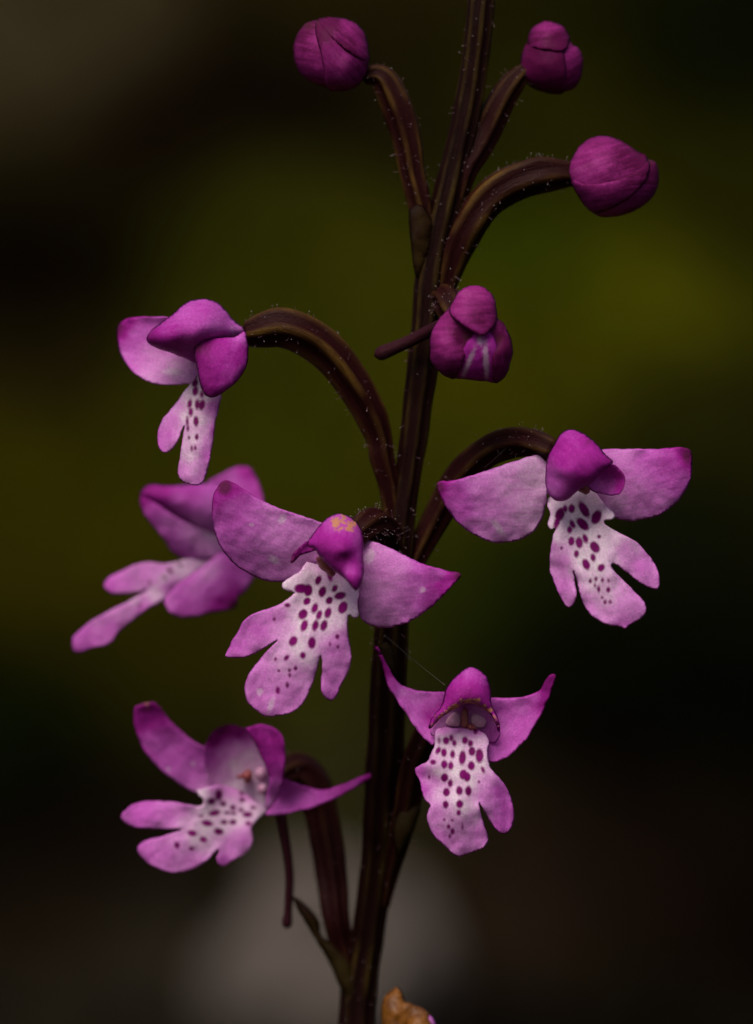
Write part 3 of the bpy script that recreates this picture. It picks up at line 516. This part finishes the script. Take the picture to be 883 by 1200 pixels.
petal(e, 'lateral_sepal', F, [(418, 600), (425, 575), (460, 535), (510, 495), (560, 460), (600, 430), (640, 400), (720, 420), (775, 480), (760, 525), (738, 558), (710, 575), (710, 603), (690, 625), (650, 632), (600, 641), (540, 655), (480, 656), (440, 637)], ax=(700, 430, 450, 630), d=(1, 4), cup=-1.0, pig=[(440, 600, .5), (500, 620, .6), (540, 540, .48), (600, 480, .36), (640, 540, .6), (660, 600, .9), (700, 600, 1.0), (700, 540, .75), (740, 510, .55)], browns=[(690, 605, 22, 14)])
tube(e, 'pedicel', [(282, 640, -16, 12), (310, 628, -14, 15), (345, 630, -10.5, 17), (385, 648, -8, 17), (420, 680, -5, 16), (445, 715, -2.5, 13), (458, 760, -2, 10)], mat=MAT['pedicel'], olive=.6, ribs=5)

# ---- low flower on the long upright stalk, slightly out of focus
Z7 = (130, 800, 2.676)
e, F = flower(275, 920, -8, 'soft-edged low flower with one sepal raised, open hood and lip pointing sideways', *Z7)
petal(e, 'lateral_sepal', F, [(75, 80), (95, 68), (130, 60), (150, 70), (180, 110), (230, 160), (270, 190), (310, 212), (350, 250), (360, 310), (330, 345), (290, 350), (262, 344), (220, 320), (170, 285), (130, 245), (100, 205), (82, 160), (72, 120)], ax=(330, 300, 105, 70), d=(-4.2, 0), cup=1.2, bend=-.3, pig=[(110, 85, .9), (100, 120, .84), (150, 120, .8), (130, 180, .62), (190, 220, .56), (250, 220, .58), (230, 290, .5), (290, 270, .5), (300, 330, .35)], yel=[(112, 68, 12, 6, 70)], marks=[(258, 255, 9, 9), (180, 270, 8, 8)])
petal(e, 'hood_sepal', F, [(293, 235), (299, 190), (320, 152), (350, 136), (380, 131), (410, 139), (440, 148), (470, 180), (500, 240), (510, 300), (500, 360), (470, 400), (400, 395), (345, 370), (312, 330), (298, 285)], ax=(410, 390, 370, 135), d=(-2.2, .5), cup=1.4, dome=-2.0, pig=[(350, 145, 1.0), (320, 180, .92), (400, 160, .84), (310, 230, .62), (350, 220, .4), (400, 200, .3), (430, 230, .12), (390, 260, .05), (350, 290, .25), (440, 330, .08), (460, 370, .1), (380, 340, .02), (420, 290, .05)])
petal(e, 'petal', F, [(425, 146), (450, 134), (480, 130), (515, 143), (540, 172), (549, 215), (546, 260), (543, 300), (530, 345), (508, 383), (488, 402), (486, 365), (496, 310), (486, 265), (468, 225), (446, 180)], ax=(500, 390, 480, 135), d=(.5, 3.2), cup=1.0, bend=.8, pig=[(470, 150, .78), (520, 180, .84), (500, 230, .8), (530, 270, .74), (510, 330, .58), (460, 190, .9), (495, 380, .4)])
petal(e, 'column', F, [(392, 292), (412, 286), (428, 272), (440, 276), (446, 292), (438, 312), (424, 318), (416, 302), (400, 302)], d=(-1.6, -1.6), dome=1.2, back=1.0, mat=MAT['column'], ripple=.1, spacing=1.6)
petal(e, 'anther', F, [(452, 280), (462, 266), (478, 266), (488, 282), (484, 302), (466, 306), (452, 298)], d=(-.8, -.8), dome=.8, back=1.2, mat=MAT['anther'], ripple=.1, spacing=1.6)
petal(e, 'anther', F, [(462, 325), (478, 316), (492, 325), (492, 345), (478, 352), (464, 344)], d=(-.8, -.8), dome=.8, back=1.0, mat=MAT['anther'], ripple=.1, spacing=1.6)
petal(e, 'lateral_sepal', F, [(485, 412), (508, 385), (532, 345), (543, 300), (570, 310), (610, 325), (660, 335), (710, 325), (760, 305), (805, 285), (850, 278), (842, 290), (800, 311), (750, 340), (700, 365), (640, 390), (590, 402), (540, 412)], ax=(500, 380, 850, 280), d=(-1, 3), cup=1.2, bend=-.5, pig=[(520, 390, .55), (560, 340, .62), (620, 360, .62), (680, 345, .68), (740, 330, .74), (840, 283, .9), (600, 395, .66)])
petal(e, 'lip', F, [(285, 335), (268, 335), (275, 352), (288, 366), (286, 384), (255, 385), (200, 375), (150, 370), (100, 373), (65, 385), (40, 405), (32, 425), (45, 440), (80, 455), (130, 458), (180, 460), (212, 458), (222, 464), (190, 472), (150, 485), (110, 495), (88, 510), (85, 525), (95, 545), (120, 570), (160, 588), (205, 597), (245, 590), (285, 570), (315, 545), (336, 522), (341, 532), (332, 550), (338, 568), (355, 577), (380, 560), (420, 538), (440, 515), (447, 490), (443, 465), (442, 455), (460, 432), (478, 414), (492, 395), (460, 375), (420, 345), (370, 325), (320, 322)],
      ax=(400, 350, 150, 580), d=(-1.5, 3.0), bend=1.2, cup=-.5, spacing=2.0, ridges=.1,
      pig=[(330, 328, .34), (380, 332, .36), (430, 355, .32), (285, 350, .06), (300, 400, .06), (360, 400, .04), (420, 390, .1), (300, 450, .06), (350, 450, .05), (400, 430, .06), (270, 490, .12), (240, 440, .22), (220, 500, .3), (180, 540, .48), (120, 530, .52), (250, 560, .42), (310, 510, .2), (180, 410, .5), (80, 420, .58), (120, 390, .55), (220, 390, .42), (380, 510, .46), (420, 490, .48), (355, 560, .54), (465, 415, .1), (430, 470, .3)],
      spots=[(338, 352, 11, 17), (315, 372, 12, 10), (352, 380, 10, 8), (325, 409, 18, 9, -10), (302, 441, 18, 9, 10), (255, 472, 14, 9, 10), (290, 492, 12, 9, 20), (338, 467, 15, 10, 10), (253, 520, 8, 6), (208, 510, 8, 10), (383, 438, 11, 8), (355, 438, 10, 7), (383, 392, 9, 8), (412, 368, 9, 7), (411, 345, 8, 9), (429, 414, 15, 9), (432, 442, 9, 7), (409, 400, 8, 6), (365, 408, 9, 5), (447, 392, 8, 5), (283, 418, 6, 4), (385, 410, 8, 5)], anchors=[(280, 345, 1.0), (480, 400, 1.0), (370, 390, -.6), (60, 420, -.6), (360, 560, -.6)])
tube(e, 'pedicel', [(325, 912, -12, 13), (336, 905, -13, 17), (351, 904, -14, 20), (366, 920, -14.5, 21), (376, 950, -14.5, 21), (383, 985, -14, 20), (389, 1030, -13, 18), (394, 1075, -11.5, 15.5), (401, 1110, -12, 14), (411, 1145, -12, 12)], mat=MAT['pedicel'], olive=.25, hair=60)
tube(e, 'spur', [(316, 915, -11.5, 6), (326, 940, -12, 6.5), (332, 970, -12, 6.3), (337, 1000, -12, 5.8), (340, 1028, -12, 5.2), (339, 1051, -12, 5), (338, 1070, -12, 5), (337, 1080, -12, 6.5), (336, 1086, -12, 5)], mat=MAT['spur'], ribs=3, ribh=.03, olive=.1)
Z9 = (300, 860, 3.396)
FB = dict(T=zoom(*Z9), s=3.396, d=-11)
petal(orchid, 'bract', FB, [(140, 640), (160, 648), (205, 685), (250, 740), (262, 800), (310, 840), (360, 890), (390, 950), (400, 1040), (370, 1080), (335, 1010), (300, 930), (250, 840), (200, 760), (165, 700)], ax=(380, 1050, 145, 645), d=(.5, .2), dome=.8, mat=MAT['bract'], pig=[(0, 0, .5)], ripple=.2)

# ---- flower facing the viewer with the raised pointed sepals
Z8 = (420, 740, 3.396)
e, F = flower(545, 880, 6, 'flower with two upswept horn-like sepals and an open hood edged in orange', *Z8)
petal(e, 'lateral_sepal', F, [(62, 62), (75, 60), (92, 85), (120, 140), (150, 190), (180, 215), (240, 235), (300, 240), (350, 243), (375, 290), (350, 340), (325, 400), (302, 452), (280, 440), (240, 400), (190, 330), (150, 270), (120, 220), (100, 160), (85, 110)], ax=(340, 340, 68, 62), d=(-1.5, 1.0), cup=1.6, bend=-1.0, pig=[(75, 75, .92), (105, 140, .88), (140, 210, .7), (180, 240, .5), (240, 270, .5), (300, 270, .58), (290, 340, .8), (220, 350, .52), (170, 290, .6), (280, 420, .55), (330, 310, .8)])
petal(e, 'lateral_sepal', F, [(520, 268), (590, 265), (650, 262), (690, 250), (725, 230), (745, 195), (765, 171), (787, 175), (780, 205), (765, 250), (740, 310), (710, 365), (680, 415), (640, 460), (600, 495), (560, 517), (530, 522), (505, 505), (495, 450), (510, 400), (520, 330)], ax=(520, 390, 778, 178), d=(-1.5, 1.0), cup=1.5, bend=-1.0, pig=[(775, 185, .92), (750, 230, .9), (740, 290, .8), (700, 260, .66), (640, 300, .52), (580, 300, .6), (680, 390, .6), (600, 400, .52), (560, 480, .58), (640, 440, .6), (540, 420, .66)])
petal(e, 'throat', F, [(295, 375), (335, 325), (390, 288), (430, 270), (468, 270), (505, 290), (538, 325), (560, 372), (563, 415), (540, 445), (500, 435), (460, 415), (400, 405), (350, 400), (310, 415), (290, 410)], ax=(430, 410, 430, 270), d=(-.9, .5), cup=.9, dome=-.35, pig=[(430, 300, .5), (350, 360, .28), (480, 330, .34), (430, 390, .2), (540, 400, .6), (300, 390, .45), (380, 340, .3), (520, 350, .5)])
petal(e, 'column', F, [(415, 312), (428, 300), (438, 315), (440, 350), (436, 378), (424, 386), (413, 370), (412, 335)], d=(.1, .2), dome=.5, back=.6, mat=MAT['column'], ripple=.1, spacing=1.4)
petal(e, 'anther', F, [(346, 360), (356, 338), (382, 322), (404, 326), (410, 350), (404, 374), (380, 380), (356, 376)], d=(-.1, -.1), dome=.3, back=.6, mat=MAT['anther'], ripple=.1, spacing=1.5)
petal(e, 'anther', F, [(446, 350), (452, 330), (476, 326), (502, 342), (512, 362), (500, 380), (474, 384), (452, 372)], d=(-.1, -.1), dome=.3, back=.6, mat=MAT['anther'], ripple=.1, spacing=1.5)
petal(e, 'pollen', F, [(430, 374), (446, 366), (464, 376), (470, 388), (450, 390), (434, 386)], d=(.25, .25), dome=.3, back=.4, mat=MAT['column'], ripple=.2, spacing=1.4)
petal(e, 'lip', F, [(312, 388), (350, 376), (400, 382), (460, 388), (505, 405), (522, 440), (516, 480), (521, 520), (532, 550), (560, 580), (590, 620), (610, 665), (620, 720), (615, 770), (597, 799), (575, 804), (550, 790), (525, 760), (505, 725), (491, 693), (481, 684), (490, 730), (505, 780), (518, 825), (505, 855), (470, 875), (430, 888), (400, 896), (370, 880), (335, 845), (300, 810), (280, 775), (272, 740), (280, 710), (285, 690), (264, 672), (253, 640), (246, 600), (231, 570), (225, 545), (250, 530), (275, 515), (290, 480), (305, 450), (303, 415)],
      ax=(410, 390, 400, 895), d=(.2, 3.2), bend=1.6, cup=-1.2, spacing=2.0, ridges=.14,
      pig=[(400, 385, .45), (340, 390, .42), (470, 395, .42), (400, 420, .14), (340, 430, .1), (480, 435, .1), (330, 480, .06), (400, 470, .03), (480, 530, .05), (320, 560, .08), (390, 560, .02), (450, 600, .04), (380, 660, .04), (430, 700, .08), (320, 640, .18), (300, 590, .35), (245, 560, .6), (265, 630, .6), (500, 600, .3), (560, 640, .62), (590, 700, .6), (570, 770, .6), (510, 660, .4), (300, 740, .4), (360, 760, .26), (420, 780, .3), (480, 800, .44), (400, 860, .42), (320, 810, .46), (460, 740, .26), (290, 500, .25)],
      spots=[(350, 435, 12, 15), (371, 425, 8, 12), (383, 445, 8, 12), (425, 434, 11, 14), (447, 446, 10, 12), (467, 399, 8, 10), (318, 475, 9, 15, 25), (341, 483, 11, 16), (376, 490, 9, 15), (415, 503, 13, 27, 5), (453, 478, 13, 17), (483, 495, 15, 27), (299, 520, 11, 9), (343, 530, 12, 15), (369, 535, 10, 15), (450, 535, 13, 17), (418, 570, 15, 19), (433, 580, 13, 18), (344, 582, 14, 16), (367, 605, 9, 15), (352, 640, 13, 16), (403, 634, 12, 17), (438, 635, 12, 19), (349, 689, 11, 14), (404, 687, 13, 15), (400, 721, 8, 10), (497, 551, 6, 12, -25), (480, 599, 5, 5), (343, 749, 5, 5), (360, 776, 6, 8), (376, 795, 7, 11), (365, 815, 5, 7), (414, 776, 3, 9), (375, 750, 5, 5), (283, 580, 4, 8), (322, 435, 4, 10)],
      anchors=[(400, 450, -.4), (300, 500, .5), (520, 480, .5), (590, 740, -.8), (250, 600, -.9), (400, 880, -.4), (400, 700, .3)])
petal(e, 'hood_sepal', F, [(330, 300), (345, 240), (365, 205), (390, 175), (420, 150), (445, 140), (475, 148), (505, 170), (520, 200), (528, 240), (531, 290), (548, 322), (562, 358), (566, 400), (556, 395), (546, 365), (526, 332), (498, 305), (465, 288), (432, 286), (398, 302), (350, 330), (312, 362), (290, 385), (280, 382), (290, 350), (312, 322)], ax=(440, 150, 430, 290), d=(.2, 2.6), cup=-1.6, dome=2.2,
      pig=[(440, 165, .66), (400, 190, .78), (490, 190, .72), (440, 240, .9), (380, 250, .86), (500, 250, .84), (330, 310, .8), (550, 350, .8), (360, 290, .78), (300, 360, .85)],
      yel=[(445, 285, 46, 16, 0), (385, 302, 16, 40, 60), (515, 308, 13, 34, -50), (325, 342, 9, 26, 50), (551, 360, 8, 24, -25)], thick=.2)
tube(e, 'pedicel', [(548, 850, 4, 14), (530, 838, 2, 16), (512, 846, 0, 17), (496, 872, -1.5, 17), (484, 910, -4, 16), (476, 950, -6, 15), (466, 985, -8, 14), (456, 1020, -9.5, 12), (448, 1060, -10.5, 9)], mat=MAT['pedicel'], olive=.4, hair=60)
petal(orchid, 'bract', FB, [(560, 470), (545, 400), (560, 330), (600, 295), (655, 285), (640, 350), (600, 430), (575, 480)], d=(6.2, 6.2), dome=.8, mat=MAT['bract'], pig=[(0, 0, .5)], ripple=.2)
F5 = dict(T=zoom(400, 700, 6), s=6, d=0)
petal(orchid, 'bract', F5, [(280, 350), (310, 315), (345, 330), (375, 400), (385, 480), (370, 560), (330, 600), (300, 520), (285, 430)], d=(.8, .6), dome=.8, mat=MAT['bract'], pig=[(0, 0, .5)], ripple=.2)

# ---- withered flower at the frame's lower edge
FW = dict(T=zoom(*Z9), s=3.396, d=-6)
w = empty('withered_flower', P(478, 1190, -6), orchid); w['label'] = 'shrivelled orange-brown flower low on the stem'
petal(w, 'petal', FW, [(505, 1060), (528, 1022), (558, 1003), (580, 1028), (592, 1062), (622, 1070), (640, 1100), (630, 1160), (600, 1220), (540, 1230), (505, 1180), (498, 1110)], d=(0, 1.5), dome=2.5, mat=MAT['withered'], ripple=1.0)
petal(w, 'petal', FW, [(600, 1075), (640, 1078), (680, 1098), (706, 1132), (716, 1160), (720, 1210), (680, 1240), (620, 1230), (590, 1160), (590, 1100)], d=(1, 2), dome=2.0, mat=MAT['withered'], ripple=1.0)
petal(w, 'petal', FW, [(672, 1120), (700, 1125), (716, 1150), (722, 1200), (700, 1220), (680, 1170)], d=(2, 2.5), dome=.6, pig=[(700, 1150, .45)], ripple=.4)
tube(w, 'pedicel', [(478, 1215, -6, 10), (465, 1240, -7, 12), (445, 1270, -9, 12), (425, 1310, -10, 10)], mat=MAT['pedicel'], olive=.3)

# ---- sticky glandular hairs on stem and stalks (too small to pick apart)
HV, HF, HM = [], [], []
for p, nr, L in HAIRS:
    nr = nr + np.array([random.gauss(0, .35), random.gauss(0, .35), random.gauss(0, .35)]); nr /= np.linalg.norm(nr)
    a = np.cross(nr, [.3, .2, .9]); a /= np.linalg.norm(a); b_ = np.cross(nr, a); i0 = len(HV); r0, r1 = 3.5e-5, 1.4e-5
    bend_ = np.array([0, 0, random.uniform(-.1, .2)])*L
    ring = [(a, 0), (b_, 0), (-a, 0), (-b_, 0)]
    for q, _ in ring: HV.append(p - nr*1e-4 + q*r0)
    for q, _ in ring: HV.append(p + nr*L*.6 + bend_*.4 + q*r1)
    tip = p + nr*L + bend_
    for q, _ in ring: HV.append(tip + q*r1)
    for k in range(4):
        j = (k+1) % 4
        HF += [(i0+k, i0+j, i0+4+j, i0+4+k), (i0+4+k, i0+4+j, i0+8+j, i0+8+k)]; HM += [0, 0]
    g = random.choice((3e-5, 4e-5, 5e-5, 7e-5)); j0 = len(HV)
    HV += [tip+nr*g*1.3, tip-nr*g, tip+a*g, tip+b_*g, tip-a*g, tip-b_*g]
    for k in range(4):
        x, y = j0+2+k, j0+2+(k+1) % 4; HF += [(j0, x, y), (j0+1, y, x)]; HM += [1, 1]
hb = mesh_object('glandular_hair', np.array(HV), HF, None, orchid, mats=[MAT['hair'], MAT['gland']], fmat=HM); hb['kind'] = 'stuff'; hb['label'] = 'tiny pale sticky hairs standing off the stem and flower stalks'

# ---- spider silk
def silk(a, b_, sag, label):
    pts = [(a[0]+(b_[0]-a[0])*t, a[1]+(b_[1]-a[1])*t + sag*4*t*(1-t), a[2]+(b_[2]-a[2])*t, .09) for t in np.linspace(0, 1, 7)]
    o = tube(None, 'silk_thread', pts, mat=MAT['silk'], ribs=2, ribh=0, seg=6, sub=3); o['label'] = label; o['category'] = 'spider silk'; o['group'] = 'loose silk threads on the plant'
silk((452, 745, .5), (522, 803, 8), 1, 'fine spider thread from the stem to the orange-edged hood')
silk((568, 548, 3.3), (602, 517, 5.2), .5, 'fine spider thread across the arched stalk behind the pale flower')
